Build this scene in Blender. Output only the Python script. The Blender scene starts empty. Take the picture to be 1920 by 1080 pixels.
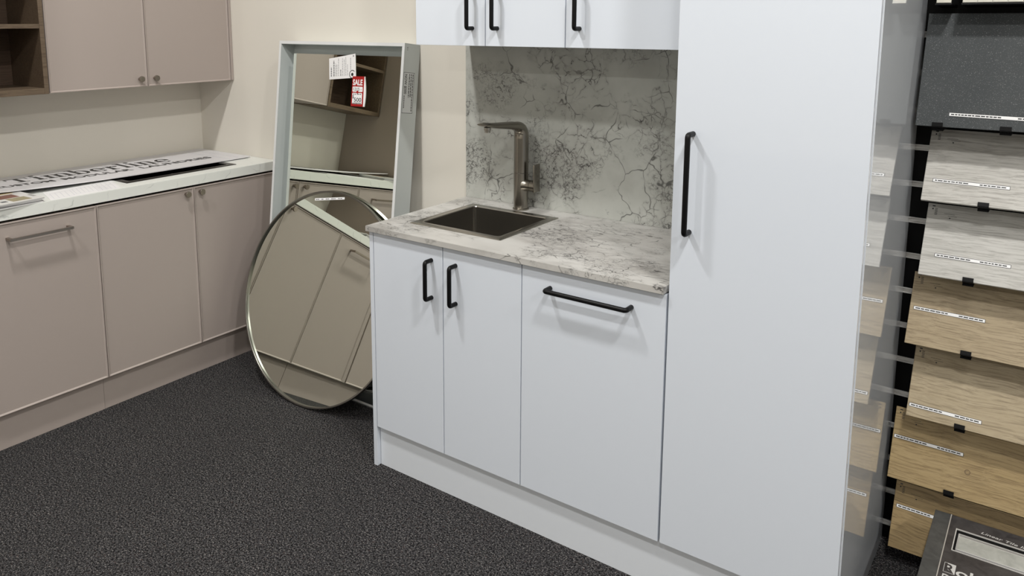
import bpy, bmesh, math, random
from mathutils import Vector as V, Matrix

random.seed(7)
S = bpy.context.scene
COL = S.collection

# ------------------------------------------------------------------ camera
cam_d = bpy.data.cameras.new('camera'); cam = bpy.data.objects.new('camera', cam_d); COL.objects.link(cam)
cR, cU, cF = V((0.79553104, 0.60590435, -0.00320649)), V((-0.09176876, 0.12571671, 0.98781264)), V((-0.59892308, 0.78554136, -0.15561463))
m = Matrix.Identity(4)
for i in range(3):
    m[i][0], m[i][1], m[i][2] = cR[i], cU[i], -cF[i]
m.translation = V((1.9000441, -2.5366536, 1.6032147))
cam.matrix_world = m
cam_d.sensor_fit = 'HORIZONTAL'; cam_d.sensor_width = 36.0
cam_d.lens = 1497.41046 / 1920 * 36
cam_d.shift_x = (960 - 866.41467) / 1920
cam_d.shift_y = (274.38887 - 540) / 1920
cam_d.clip_start = 0.02; cam_d.clip_end = 60
S.camera = cam

# ------------------------------------------------------------------ world, light, exposure
w = bpy.data.worlds.new('world'); S.world = w; w.use_nodes = True
w.node_tree.nodes['Background'].inputs['Color'].default_value = (0.75, 0.85, 1.0, 1)
w.node_tree.nodes['Background'].inputs['Strength'].default_value = 0.05
S.view_settings.view_transform = 'Standard'; S.view_settings.look = 'None'
S.view_settings.gamma = 1.0; S.view_settings.exposure = -0.72; S.view_settings.use_curve_mapping = False

CEIL = 3.75
def lamp(x, y, power, color=(1.0, 0.985, 0.955), size=0.22):
    d = bpy.data.lights.new('ceiling_lamp', 'AREA'); d.shape = 'DISK'; d.size = size
    d.energy = power; d.color = color
    o = bpy.data.objects.new('ceiling_lamp', d); o.location = (x, y, CEIL - 0.06); COL.objects.link(o)
LP = 78
for lx in (-0.28, 2.22, 4.72):
    lamp(lx, -1.58, LP); lamp(lx, -2.82, LP * 0.75); lamp(lx, -6.6, LP)

# ------------------------------------------------------------------ measured dimensions (metres)
D = 0.581          # white door front
ZT, BT = 0.9, 0.0188
ZK = 0.1546
G1, G2, G3 = 0.3282, 0.6340, 1.0982
DW, ZW = 0.3303, 1.5177
XL = -1.7904       # left wall
XC, ZT2, BT2 = -1.1724, 0.9247, 0.0433
XD, ZK2, XK = -1.1654, 0.1449, -1.1964
YA, YB = -0.9393, -0.4889
XW, ZW2 = -1.4988, 1.3076
YE = -1.385        # near end of the taupe alcove

# ------------------------------------------------------------------ helpers
ORG = {}
def NB(): return bmesh.new()
def box(bm, x0, x1, y0, y1, z0, z1):
    r = bmesh.ops.create_cube(bm, size=1.0)['verts']
    for v in r:
        v.co = V(((x0 + x1) / 2 + v.co.x * (x1 - x0), (y0 + y1) / 2 + v.co.y * (y1 - y0), (z0 + z1) / 2 + v.co.z * (z1 - z0)))
    return r
def lbox(bm, M, x0, x1, y0, y1, z0, z1):
    r = box(bm, x0, x1, y0, y1, z0, z1)
    for v in r: v.co = M @ v.co
    return r
def basis(o, a, b, c):
    M = Matrix.Identity(4)
    for i in range(3): M[i][0], M[i][1], M[i][2], M[i][3] = a[i], b[i], c[i], o[i]
    return M
def bevel(bm, w, seg=2):
    bmesh.ops.bevel(bm, geom=list(bm.edges), offset=w, segments=seg, affect='EDGES', profile=0.5, clamp_overlap=True)
def quadloops(bm, loops, cap0=True, cap1=True, closed=True):
    vs = [[bm.verts.new(p) for p in L] for L in loops]
    n = len(vs[0])
    for a, b in zip(vs, vs[1:]):
        for i in range(n if closed else n - 1):
            j = (i + 1) % n
            bm.faces.new((a[i], a[j], b[j], b[i]))
    if cap0: bm.faces.new(list(reversed(vs[0])))
    if cap1: bm.faces.new(vs[-1])
    return vs
def tube(bm, pts, r, n=12, corner=0.0, cs=5):
    pts = [V(p) for p in pts]
    if corner:
        out = [pts[0]]
        for i in range(1, len(pts) - 1):
            a, b, c = pts[i - 1], pts[i], pts[i + 1]
            d1, d2 = (a - b).normalized(), (c - b).normalized()
            for k in range(cs + 1):
                t = k / cs
                out.append((b + d1 * corner) * (1 - t) ** 2 + b * 2 * t * (1 - t) + (b + d2 * corner) * t ** 2)
        out.append(pts[-1]); pts = out
    loops = []; prev = None
    for i, p in enumerate(pts):
        t = (pts[min(i + 1, len(pts) - 1)] - pts[max(i - 1, 0)]).normalized()
        if prev is None:
            prev = t.orthogonal().normalized()
        nrm = (prev - t * prev.dot(t)).normalized(); prev = nrm; bn = t.cross(nrm)
        rr = r[i] if isinstance(r, list) else r
        loops.append([p + (nrm * math.cos(2 * math.pi * k / n) + bn * math.sin(2 * math.pi * k / n)) * rr for k in range(n)])
    quadloops(bm, loops)
def lathe(bm, o, axis, prof, n=32):
    axis = V(axis).normalized(); a = axis.orthogonal().normalized(); b = axis.cross(a); o = V(o)
    quadloops(bm, [[o + axis * h + (a * math.cos(2 * math.pi * k / n) + b * math.sin(2 * math.pi * k / n)) * r for k in range(n)] for r, h in prof])
def obj(name, bm, mat, parent=None, smooth=False, recalc=True):
    if recalc: bmesh.ops.recalc_face_normals(bm, faces=list(bm.faces))
    off = ORG.get(parent.name, V((0, 0, 0))) if parent else V((0, 0, 0))
    if off.length: bmesh.ops.translate(bm, verts=list(bm.verts), vec=-off)
    me = bpy.data.meshes.new(name); bm.to_mesh(me); bm.free()
    if smooth:
        for p in me.polygons: p.use_smooth = True
        me.set_sharp_from_angle(angle=math.radians(35))
    me.materials.append(mat)
    o = bpy.data.objects.new(name, me); COL.objects.link(o)
    if parent: o.parent = parent
    ORG[o.name] = off
    return o
def tag(o, label, cat, group=None):
    o['label'] = label; o['category'] = cat
    if group: o['group'] = group
    return o
def thing(name, label, cat, loc, group=None):
    o = bpy.data.objects.new(name, None); COL.objects.link(o); o.location = loc; o.empty_display_size = 0.05
    ORG[o.name] = V(loc)
    return tag(o, label, cat, group)
def struct(name, bm, mat):
    o = obj(name, bm, mat); o['kind'] = 'structure'; return o
DG = None
def text_bm(bm, s, M, size, extrude=0.0004, align='LEFT', bold=0.0, sx=1.0, shear=0.0, spacing=1.0):
    cu = bpy.data.curves.new('t', 'FONT'); cu.body = s; cu.size = size; cu.extrude = extrude; cu.align_x = align
    cu.offset = bold; cu.shear = shear; cu.space_character = spacing; cu.resolution_u = 3
    ob = bpy.data.objects.new('t', cu); COL.objects.link(ob)
    dg = bpy.context.evaluated_depsgraph_get(); dg.update()
    me = bpy.data.meshes.new_from_object(ob.evaluated_get(dg))
    tmp = bmesh.new(); tmp.from_mesh(me)
    for v in tmp.verts: v.co = M @ V((v.co.x * sx, v.co.y, v.co.z))
    me2 = bpy.data.meshes.new('t2'); tmp.to_mesh(me2); tmp.free(); bm.from_mesh(me2)
    bpy.data.objects.remove(ob); bpy.data.curves.remove(cu); bpy.data.meshes.remove(me); bpy.data.meshes.remove(me2)
def text_width(s, size, **k):
    b = bmesh.new(); text_bm(b, s, Matrix.Identity(4), size, **k)
    xs = [v.co.x for v in b.verts]; b.free(); return min(xs), max(xs)
def fit_text(bm, s, M, x0, x1, size, **k):
    a, b = text_width(s, size, **k); sc = (x1 - x0) / (b - a)
    text_bm(bm, s, M @ Matrix.Translation((x0 - a * sc, 0, 0)), size, sx=sc, **k)

# ------------------------------------------------------------------ materials
def sl(r, g, b):
    f = lambda c: (c / 255 / 12.92) if c / 255 <= 0.04045 else ((c / 255 + 0.055) / 1.055) ** 2.4
    return (f(r), f(g), f(b), 1)
def mat(name, c, rough=0.5, metal=0.0, spec=0.5, coat=0.0, coat_rough=0.03):
    m = bpy.data.materials.new(name); m.use_nodes = True
    b = m.node_tree.nodes['Principled BSDF']
    b.inputs['Base Color'].default_value = c if len(c) == 4 else (*c, 1)
    b.inputs['Roughness'].default_value = rough; b.inputs['Metallic'].default_value = metal
    b.inputs['Specular IOR Level'].default_value = spec
    b.inputs['Coat Weight'].default_value = coat; b.inputs['Coat Roughness'].default_value = coat_rough
    return m
class NT:
    def __init__(s, m): s.t = m.node_tree; s.b = s.t.nodes['Principled BSDF']; s.co = s.new('ShaderNodeTexCoord').outputs['Object']
    def new(s, ty, **k):
        n = s.t.nodes.new(ty)
        for a, v in k.items(): setattr(n, a, v)
        return n
    def link(s, a, b): s.t.links.new(a, b)
    def put(s, sock, v):
        if isinstance(v, bpy.types.NodeSocket): s.link(v, sock)
        else: sock.default_value = v
    def mapping(s, v, scale=(1, 1, 1), loc=(0, 0, 0), rot=(0, 0, 0)):
        n = s.new('ShaderNodeMapping'); s.put(n.inputs['Vector'], v); n.inputs['Scale'].default_value = scale; n.inputs['Location'].default_value = loc; n.inputs['Rotation'].default_value = rot
        return n.outputs[0]
    def noise(s, v, scale, detail=3, rough=0.5, dist=0.0):
        n = s.new('ShaderNodeTexNoise'); s.put(n.inputs['Vector'], v); n.inputs['Scale'].default_value = scale; n.inputs['Detail'].default_value = detail; n.inputs['Roughness'].default_value = rough; n.inputs['Distortion'].default_value = dist
        return n.outputs
    def vor(s, v, scale, feature='F1', rand=1.0):
        n = s.new('ShaderNodeTexVoronoi', feature=feature); s.put(n.inputs['Vector'], v); n.inputs['Scale'].default_value = scale; n.inputs['Randomness'].default_value = rand
        return n.outputs
    def rng(s, v, a, b, c=0.0, d=1.0):
        n = s.new('ShaderNodeMapRange'); s.put(n.inputs[0], v); n.inputs[1].default_value = a; n.inputs[2].default_value = b; n.inputs[3].default_value = c; n.inputs[4].default_value = d
        return n.outputs[0]
    def math(s, op, a, b=0.0):
        n = s.new('ShaderNodeMath', operation=op); s.put(n.inputs[0], a); s.put(n.inputs[1], b); return n.outputs[0]
    def mix(s, f, a, b, mode='MIX'):
        n = s.new('ShaderNodeMix', data_type='RGBA', blend_type=mode); s.put(n.inputs[0], f); s.put(n.inputs[6], a); s.put(n.inputs[7], b); return n.outputs[2]
    def vadd(s, a, b, sc=1.0):
        k = s.new('ShaderNodeVectorMath', operation='SCALE'); s.put(k.inputs[0], b); k.inputs[3].default_value = sc
        n = s.new('ShaderNodeVectorMath', operation='ADD'); s.put(n.inputs[0], a); s.link(k.outputs[0], n.inputs[1]); return n.outputs[0]
    def color(s, c): s.link(c, s.b.inputs['Base Color'])
    def bump(s, h, strength=0.3, dist=0.002):
        n = s.new('ShaderNodeBump'); n.inputs['Strength'].default_value = strength; n.inputs['Distance'].default_value = dist; s.put(n.inputs['Height'], h); s.link(n.outputs[0], s.b.inputs['Normal'])

M = {}
M['white'] = mat('white_gloss', (0.69, 0.735, 0.805), 0.10, coat=0.3)
M['white_side'] = mat('white_panel', (0.72, 0.755, 0.80), 0.012, spec=0.55, coat=0.6, coat_rough=0.012)
M['white_matt'] = mat('white_matt', (0.70, 0.735, 0.785), 0.35)
M['black'] = mat('black_metal', (0.0025, 0.0025, 0.003), 0.42, spec=0.22)
M['blackplastic'] = mat('black_plastic', (0.0015, 0.0015, 0.0018), 0.5, spec=0.15)
M['steel'] = mat('brushed_steel', (0.40, 0.38, 0.345), 0.27, 1.0)
M['nickel'] = mat('brushed_nickel', (0.285, 0.265, 0.23), 0.26, 1.0)
M['bronze'] = mat('satin_nickel', (0.34, 0.30, 0.265), 0.33, 1.0)
M['alu'] = mat('aluminium', (0.80, 0.79, 0.77), 0.4, 0.35)
M['mirror'] = mat('mirror_glass', (0.83, 0.865, 0.78), 0.0, 1.0)
M['taupe'] = mat('taupe', (0.385, 0.330, 0.302), 0.42, spec=0.4)
M['taupe_dark'] = mat('taupe_panel', (0.34, 0.285, 0.245), 0.5)
M['frame'] = mat('pale_grey_frame', (0.54, 0.575, 0.565), 0.4)
M['edging'] = mat('white_edging', (0.70, 0.71, 0.71), 0.4)
M['paper'] = mat('paper', (0.80, 0.79, 0.79), 0.5)
M['sign'] = mat('sign_board', (0.68, 0.67, 0.685), 0.45)
M['ink'] = mat('ink', (0.012, 0.012, 0.014), 0.5)
M['greyink'] = mat('grey_ink', (0.16, 0.16, 0.17), 0.6)
M['paleink'] = mat('pale_ink', (0.50, 0.51, 0.57), 0.6)
M['red'] = mat('red_card', (0.36, 0.010, 0.010), 0.4)
M['label'] = mat('label_white', (0.86, 0.86, 0.86), 0.3)
M['dark'] = mat('dark_cavity', (0.012, 0.012, 0.012), 0.6)
M['tub'] = mat('tub_dark', (0.10, 0.10, 0.10), 0.3, 1.0)
M['silver'] = mat('silver_print', (0.62, 0.61, 0.59), 0.4)

m_ = mat('wall_paint', (0.715, 0.68, 0.61), 0.6, spec=0.3); t = NT(m_)
t.bump(t.noise(t.co, 160, 2)[0], 0.06, 0.001); M['wall'] = m_
m_ = mat('ceiling_paint', (0.75, 0.74, 0.72), 0.8); t = NT(m_); t.bump(t.noise(t.co, 60, 2)[0], 0.1, 0.001); M['ceil'] = m_

m_ = mat('carpet', (0.03, 0.03, 0.032), 0.95, spec=0.1); t = NT(m_)
n1 = t.noise(t.co, 165, 2, 0.8)[0]; v1 = t.vor(t.co, 230)
f = t.rng(n1, 0.43, 0.60)
c = t.mix(f, (0.003, 0.003, 0.0035, 1), (0.078, 0.076, 0.079, 1))
c = t.mix(t.rng(t.noise(t.mapping(t.co, (1, 1, 1), (3, 5, 1)), 210, 1)[0], 0.59, 0.68, 0, 0.95), c, (0.23, 0.215, 0.205, 1))
c = t.mix(t.rng(t.noise(t.co, 110, 1)[0], 0.62, 0.75, 0, 0.5), c, (0.07, 0.045, 0.04, 1))
c = t.mix(t.rng(t.noise(t.co, 2.2, 2)[0], 0.35, 0.65, 0, 0.22), c, (0.03, 0.029, 0.030, 1))
t.color(c); t.bump(t.math('ADD', n1, t.rng(v1['Distance'], 0, 0.6, 0.6, 0)), 0.8, 0.006); M['carpet'] = m_

def marble(name, cl, cd, dark, rot, loc, rough, stretch=(1, 1, 1), d3=0.0, d1=0.0, dirt=0.0):
    m_ = mat(name, cl, rough, spec=0.4); t = NT(m_)
    co = t.mapping(t.co, stretch, loc, rot)
    warp = t.vadd(co, t.noise(co, 3.2, 4, 0.6)[1], 0.20)
    warp2 = t.vadd(warp, t.noise(co, 17, 4, 0.65)[1], 0.045)
    warp3 = t.vadd(co, t.noise(co, 34, 4, 0.7)[1], 0.035)
    def mask(sc, loc_, a, b, det=4): return t.rng(t.noise(t.mapping(co, (1, 1, 1), loc_), sc, det, 0.6)[0], a, b)
    base = t.mix(mask(3.0, (0, 0, 0), 0.36, 0.64), cd, cl)
    base = t.mix(t.math('MULTIPLY', mask(7.0, (5, 2, 8), 0.50, 0.70), dirt), base, (0.30, 0.285, 0.265, 1))
    mk = mask(3.6, (7.3, 4.7, 2.4), 0.50 - d3, 0.60 - d3)
    gran = t.vor(warp3, 76, 'DISTANCE_TO_EDGE')['Distance']
    brk = t.rng(t.noise(co, 55, 3, 0.6)[0], 0.43, 0.54)
    g1 = t.math('MULTIPLY', t.math('MULTIPLY', t.rng(gran, 0.02, 0.14, 1, 0), mk), brk)
    net = t.vor(warp2, 21, 'DISTANCE_TO_EDGE')['Distance']
    mk2 = mask(4.2, (3.1, 1.7, .4), 0.49 - d3, 0.57 - d3)
    brk2 = t.rng(t.noise(t.mapping(co, (1, 1, 1), (2, 8, 3)), 30, 3, 0.6)[0], 0.42, 0.55)
    g2 = t.math('MULTIPLY', t.math('MULTIPLY', t.rng(net, 0.006, 0.038, 1, 0), mk2), brk2)
    lin = t.vor(warp, 7.0, 'DISTANCE_TO_EDGE')['Distance']
    mk3 = mask(5.0, (9.1, 6.7, 1.4), 0.47 - d1, 0.55 - d1)
    g3 = t.math('MULTIPLY', t.rng(lin, 0.003, 0.015, 1, 0), mk3)
    blot = t.math('MULTIPLY', t.rng(t.noise(warp3, 26, 4, 0.7)[0], 0.58, 0.66), mask(2.9, (1.3, 9.7, 5.4), 0.56, 0.66))
    halo = t.math('MULTIPLY', t.rng(net, 0.0, 0.22, 0.30, 0), mk2)
    base = t.mix(halo, base, (0.235, 0.225, 0.215, 1))
    base = t.mix(t.math('MULTIPLY', mk, 0.16), base, (0.22, 0.215, 0.20, 1))
    a = t.math('MAXIMUM', t.math('MAXIMUM', g1, g2), t.math('MAXIMUM', t.math('MULTIPLY', g3, 0.9), blot))
    t.color(t.mix(t.math('MULTIPLY', a, dark), base, (0.025, 0.023, 0.023, 1))); M[name] = m_
marble('marble_splash', (0.52, 0.53, 0.495, 1), (0.405, 0.415, 0.385, 1), 0.85, (0.0, 0.4, 0.15), (2.0, 0.3, 0.1), 0.30, d3=0.005, d1=0.0, dirt=0.25)
marble('marble_top', (0.56, 0.55, 0.525, 1), (0.46, 0.445, 0.42, 1), 0.85, (0.1, 0.0, 0.25), (0.55, 2.2, 0.7), 0.28, (0.8, 1.3, 1), d3=0.0, d1=-0.005, dirt=0.7)
m_ = mat('stone_white', (0.74, 0.76, 0.72), 0.3); t = NT(m_)
e = t.vor(t.vadd(t.co, t.noise(t.co, 6, 4)[1], 0.2), 9, 'DISTANCE_TO_EDGE')['Distance']
f = t.math('MULTIPLY', t.rng(e, 0, 0.03, 0.55, 0), t.rng(t.noise(t.co, 12, 3)[0], 0.52, 0.62))
t.color(t.mix(f, (0.74, 0.755, 0.72, 1), (0.38, 0.40, 0.38, 1))); M['stone'] = m_

def wood(name, c0, c1, c2, loc, axis='X', rough=0.5, fine=1.0, knot=0.0):
    m_ = mat(name, c1, rough, spec=0.35); t = NT(m_)
    st = {'X': (1.6, 16, 16), 'Z': (16, 16, 1.6), 'Y': (16, 1.6, 16)}[axis]
    co = t.mapping(t.co, (1, 1, 1), loc)
    g = t.mapping(t.vadd(co, t.noise(co, 5, 2)[1], 0.035), st)
    a = t.noise(g, 1.5, 5, 0.62, 0.5)[0]
    st2 = {'X': (7, 210, 210), 'Z': (210, 210, 7), 'Y': (210, 7, 210)}[axis]
    b = t.noise(t.mapping(t.vadd(co, t.noise(co, 5, 2)[1], 0.03), st2), 1.0, 4, 0.75)[0]
    c = t.mix(t.rng(a, 0.25, 0.75), c0, c2)
    c = t.mix(t.rng(b, 0.46, 0.64, 0, 0.75 * fine), c, c1)
    t.color(c); t.bump(b, 0.15, 0.001); M[name] = m_
wood('wood_grey', (0.47, 0.455, 0.42, 1), (0.27, 0.255, 0.23, 1), (0.56, 0.545, 0.51, 1), (0.3, 0.2, 0.4))
wood('wood_grey_light', (0.50, 0.49, 0.46, 1), (0.30, 0.29, 0.265, 1), (0.57, 0.56, 0.53, 1), (2.3, 1.2, 5.4))
wood('wood_oak', (0.36, 0.285, 0.178, 1), (0.18, 0.135, 0.08, 1), (0.42, 0.34, 0.225, 1), (4.3, 2.2, 0.7))
wood('wood_oak_pale', (0.39, 0.315, 0.205, 1), (0.20, 0.155, 0.095, 1), (0.45, 0.375, 0.255, 1), (8.1, 0.2, 3.4))
wood('wood_honey', (0.35, 0.255, 0.125, 1), (0.17, 0.115, 0.055, 1), (0.41, 0.31, 0.165, 1), (1.1, 6.2, 2.4))
wood('wood_honey_dark', (0.32, 0.225, 0.105, 1), (0.16, 0.108, 0.05, 1), (0.38, 0.28, 0.145, 1), (5.1, 3.2, 8.4))
wood('walnut', (0.135, 0.097, 0.064, 1), (0.078, 0.052, 0.035, 1), (0.165, 0.122, 0.083, 1), (0, 0, 0), 'Y', 0.45)
wood('walnut_shaded', (0.085, 0.054, 0.037, 1), (0.05, 0.03, 0.021, 1), (0.105, 0.07, 0.048, 1), (1, 3, 2), 'Y', 0.45)  # darker copy of walnut: shade inside the open shelf put into the colour

m_ = mat('slate_tile', (0.05, 0.055, 0.058), 0.6, spec=0.3); t = NT(m_)
sp = t.rng(t.noise(t.co, 420, 2, 0.8)[0], 0.60, 0.74)
t.color(t.mix(sp, t.mix(t.noise(t.co, 9, 3)[0], (0.042, 0.047, 0.05, 1), (0.062, 0.068, 0.07, 1)), (0.30, 0.31, 0.31, 1))); M['slate'] = m_
def slate2(name, a, b):
    m_ = mat(name, a, 0.45); t = NT(m_)
    n = t.noise(t.co, 26, 5, 0.65, 0.8)[0]
    t.color(t.mix(t.rng(n, 0.35, 0.7), a, b)); t.bump(n, 0.15, 0.002); M[name] = m_
slate2('slate_board', (0.040, 0.036, 0.036, 1), (0.080, 0.073, 0.072, 1))
slate2('slate_strip', (0.060, 0.060, 0.058, 1), (0.098, 0.098, 0.094, 1))
slate2('stone_insert', (0.36, 0.365, 0.335, 1), (0.50, 0.505, 0.465, 1))
m_ = mat('mosaic', (0.55, 0.53, 0.46), 0.4); t = NT(m_)
t.color(t.mix(t.rng(t.noise(t.co, 40, 3)[0], 0.3, 0.7), (0.50, 0.48, 0.41, 1), (0.62, 0.60, 0.53, 1))); M['mosaic'] = m_

# ------------------------------------------------------------------ setting
b = NB(); box(b, -2.2, 6.5, -8.5, 0.4, -0.06, 0.0); struct('floor', b, M['carpet'])
b = NB(); box(b, -2.2, 6.5, -8.5, 0.4, CEIL, CEIL + 0.1); struct('ceiling', b, M['ceil'])
b = NB(); box(b, XL - 0.05, 1.5435, 0.0, 0.06, 0.0, CEIL); struct('wall_back', b, M['wall'])
b = NB(); box(b, 1.545, 6.5, 0.115, 0.2, 0.0, CEIL); struct('wall_rear', b, M['wall'])
b = NB(); box(b, XL - 0.08, XL, YE - 0.025, 0.0, 0.0, 2.6); struct('wall_left', b, M['wall'])
b = NB(); box(b, XL, -1.172, YE - 0.025, YE, ZT2 + 0.001, 2.6); bevel(b, 0.001, 1); struct('wall_near', b, M['taupe_dark'])
b = NB(); box(b, -2.2, 6.5, -8.5, -8.4, 0.0, CEIL); struct('wall_front', b, M['wall'])
b = NB(); box(b, 6.4, 6.5, -8.4, 0.115, 0.0, CEIL); struct('wall_right', b, M['wall'])
b = NB(); box(b, -2.2, -2.1, -8.4, 0.115, 0.0, CEIL); struct('wall_side', b, M['wall'])

# ------------------------------------------------------------------ white kitchenette
def d_handle(door, a, bpt, out, mt, r=0.0072, cr=0.009):
    a, bpt, out = V(a), V(bpt), V(out)
    bm = NB(); tube(bm, [a, a + out, bpt + out, bpt], r, 14, cr)
    return obj('handle', bm, mt, door, True)
def door(parent, x0, x1, z0, z1, yf, hnd=None):
    bm = NB(); box(bm, x0, x1, yf, yf + 0.018, z0, z1); bevel(bm, 0.0008, 2)
    d = obj('door', bm, M['white'], parent)
    if hnd:
        a, c = hnd; d_handle(d, (a[0], yf + 0.002, a[1]), (c[0], yf + 0.002, c[1]), (0, -0.037, 0), M['black'])
    return d
g = 0.0016
def carcass(parent, x0, x1, y0, y1, z0, z1, th=0.016, rails=False):
    bm = NB()
    for a in ((x0, x0 + th, y0, y1, z0, z1), (x1 - th, x1, y0, y1, z0, z1), (x0 + th, x1 - th, y0, y1, z0, z0 + th), (x0 + th, x1 - th, y0, y1 if not rails else y0 + 0.06, z1 - th, z1), (x0 + th, x1 - th, y1 - 0.008, y1, z0 + th, z1 - th)):
        box(bm, *a)
    return obj('carcass', bm, M['white_matt'], parent)

ZB = ZT - BT
t1 = thing('base_cabinet', 'white gloss two-door base cabinet under the sink with upright black handles', 'cabinet', (0.16, -0.3, 0), 'white base cabinets')
bm = NB(); box(bm, 0, 0.0172, -D, -0.002, 0.0, ZB - 0.001); bevel(bm, 0.0008, 2); obj('end_panel', bm, M['white'], t1)
carcass(t1, 0.0182, G2 - 0.0005, -D + 0.02, -0.002, ZK, ZB - 0.02, rails=True)
door(t1, 0.0202, G1 - g, ZK, ZB - 0.004, -D, ((0.2809, 0.825), (0.2809, 0.697)))
door(t1, G1 + g, G2 - g, ZK, ZB - 0.004, -D, ((0.3817, 0.825), (0.3817, 0.697)))
t2 = thing('base_cabinet', 'white gloss base cabinet with one wide front and horizontal black bar handle', 'cabinet', (0.86, -0.3, 0), 'white base cabinets')
carcass(t2, G2 + 0.0005, G3 - 0.004, -D + 0.02, -0.002, ZK, ZB - 0.02)
door(t2, G2 + g, G3 - 0.0045, ZK, ZB - 0.004, -D, ((0.7345, 0.8225), (0.9938, 0.8215)))
t3 = thing('tall_cabinet', 'tall white gloss pantry cabinet with a long upright black handle', 'cabinet', (1.33, -0.3, 0))
carcass(t3, 1.0982, 1.542, -D + 0.02, -0.002, ZK, 2.26)
door(t3, 1.1000, 1.5583, ZK, 2.26, -D, ((1.148, 1.3165), (1.148, 1.0592)))
bm = NB(); box(bm, 1.5445, 1.5605, -0.5605, 0.063, 0.0, 2.26); bevel(bm, 0.0007, 2); obj('side_panel', bm, M['white_side'], t3)
bm = NB(); box(bm, 0.0185, 1.543, -0.5638, -0.5478, 0, ZK - 0.001); bevel(bm, 0.0006, 1)
tag(obj('kickboard', bm, M['white_matt']), 'long white kickboard below the white cabinets at the carpet', 'kickboard')

# benchtop with sink cut-out
sx0, sx1, sy0, sy1 = 0.108, 0.468, -0.457, -0.118
def slab_hole(x0, x1, y0, y1, z0, z1, hx0, hx1, hy0, hy1, bev=0.0012):
    bm = NB()
    O = [(x0, y0), (x1, y0), (x1, y1), (x0, y1)]; H = [(hx0, hy0), (hx1, hy0), (hx1, hy1), (hx0, hy1)]
    vo0 = [bm.verts.new((*p, z0)) for p in O]; vo1 = [bm.verts.new((*p, z1)) for p in O]
    vh0 = [bm.verts.new((*p, z0)) for p in H]; vh1 = [bm.verts.new((*p, z1)) for p in H]
    for i in range(4):
        j = (i + 1) % 4
        bm.faces.new((vo0[i], vo0[j], vo1[j], vo1[i])); bm.faces.new((vh0[j], vh0[i], vh1[i], vh1[j]))
        bm.faces.new((vo1[i], vo1[j], vh1[j], vh1[i])); bm.faces.new((vo0[j], vo0[i], vh0[i], vh0[j]))
    bmesh.ops.recalc_face_normals(bm, faces=list(bm.faces))
    ed = [e for e in bm.edges if len(e.link_faces) == 2 and e.calc_face_angle(0) > 0.5]
    bmesh.ops.bevel(bm, geom=ed, offset=bev, segments=2, affect='EDGES')
    return bm
bm = slab_hole(-0.0051, 1.0905, -0.5948, -0.0005, ZB, ZT, sx0, sx1, sy0, sy1, 0.0006)
tag(obj('benchtop', bm, M['marble_top']), 'grey veined marble-look benchtop on the white base cabinets', 'benchtop')
bm = NB(); box(bm, -0.0051, 1.0962, -0.0120, -0.0005, ZT + 0.0004, ZW + 0.02)
tag(obj('splashback', bm, M['marble_splash']), 'grey marble-look splashback panel behind the tap', 'splashback')

def rrect(x0, x1, y0, y1, r, z, n=5):
    P = []
    for cx, cy, a in ((x1 - r, y1 - r, 0), (x0 + r, y1 - r, 90), (x0 + r, y0 + r, 180), (x1 - r, y0 + r, 270)):
        for k in range(n + 1):
            q = math.radians(a + 90 * k / n); P.append((cx + r * math.cos(q), cy + r * math.sin(q), z))
    return P
def sink(parent, x0, x1, y0, y1, ix0, ix1, iy0, iy1, z, depth, mt, rin=0.014):
    bm = NB()
    quadloops(bm, [rrect(x0, x1, y0, y1, 0.003, z - 0.0), rrect(x0, x1, y0, y1, 0.003, z + 0.0012), rrect(x0 + 0.001, x1 - 0.001, y0 + 0.001, y1 - 0.001, 0.003, z + 0.002),
                   rrect(ix0, ix1, iy0, iy1, rin, z + 0.002), rrect(ix0 + 0.002, ix1 - 0.002, iy0 + 0.002, iy1 - 0.002, rin, z - 0.001)], False, False)
    obj('rim', bm, mt, parent, True)
    bm = NB()
    a = 0.002
    L = [rrect(ix0 + a, ix1 - a, iy0 + a, iy1 - a, rin, z - 0.001), rrect(ix0 + a, ix1 - a, iy0 + a, iy1 - a, rin, z - depth + 0.014)]
    for k in range(1, 5):
        q = math.radians(90 * k / 4); L.append(rrect(ix0 + a + 0.014 * (1 - math.cos(q)), ix1 - a - 0.014 * (1 - math.cos(q)), iy0 + a + 0.014 * (1 - math.cos(q)), iy1 - a - 0.014 * (1 - math.cos(q)), rin, z - depth + 0.014 * (1 - math.sin(q))))
    quadloops(bm, L, False, True)
    obj('basin', bm, mt, parent, True)
t = thing('inset_sink', 'square stainless steel sink set into the marble-look benchtop', 'sink', (0.288, -0.29, ZT))
sink(t, 0.0955, 0.4815, -0.4750, -0.1035, 0.1235, 0.4525, -0.441, -0.132, ZT + 0.0002, 0.19, M['steel'])
bm = NB(); lathe(bm, (0.288, -0.285, ZT - 0.188), (0, 0, 1), [(0.0, 0.0), (0.045, 0.0), (0.045, 0.0016), (0.036, 0.0026), (0.034, 0.001), (0.0, 0.0005)], 28); obj('drain', bm, M['nickel'], t, True)

# tap
FX, FY = 0.2925, -0.064
t = thing('sink_tap', 'brushed nickel mixer tap behind the square sink', 'tap', (FX, FY, ZT))
bm = NB(); lathe(bm, (FX, FY, ZT), (0, 0, 1), [(0.0, 0.0003), (0.0305, 0.0003), (0.0305, 0.005), (0.0272, 0.0066), (0.0272, 0.1395), (0.0262, 0.1405), (0.0, 0.1405)], 36)
obj('body', bm, M['nickel'], t, True)
bm = NB()
zt_ = 1.2275; pts = []; rad = []
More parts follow.
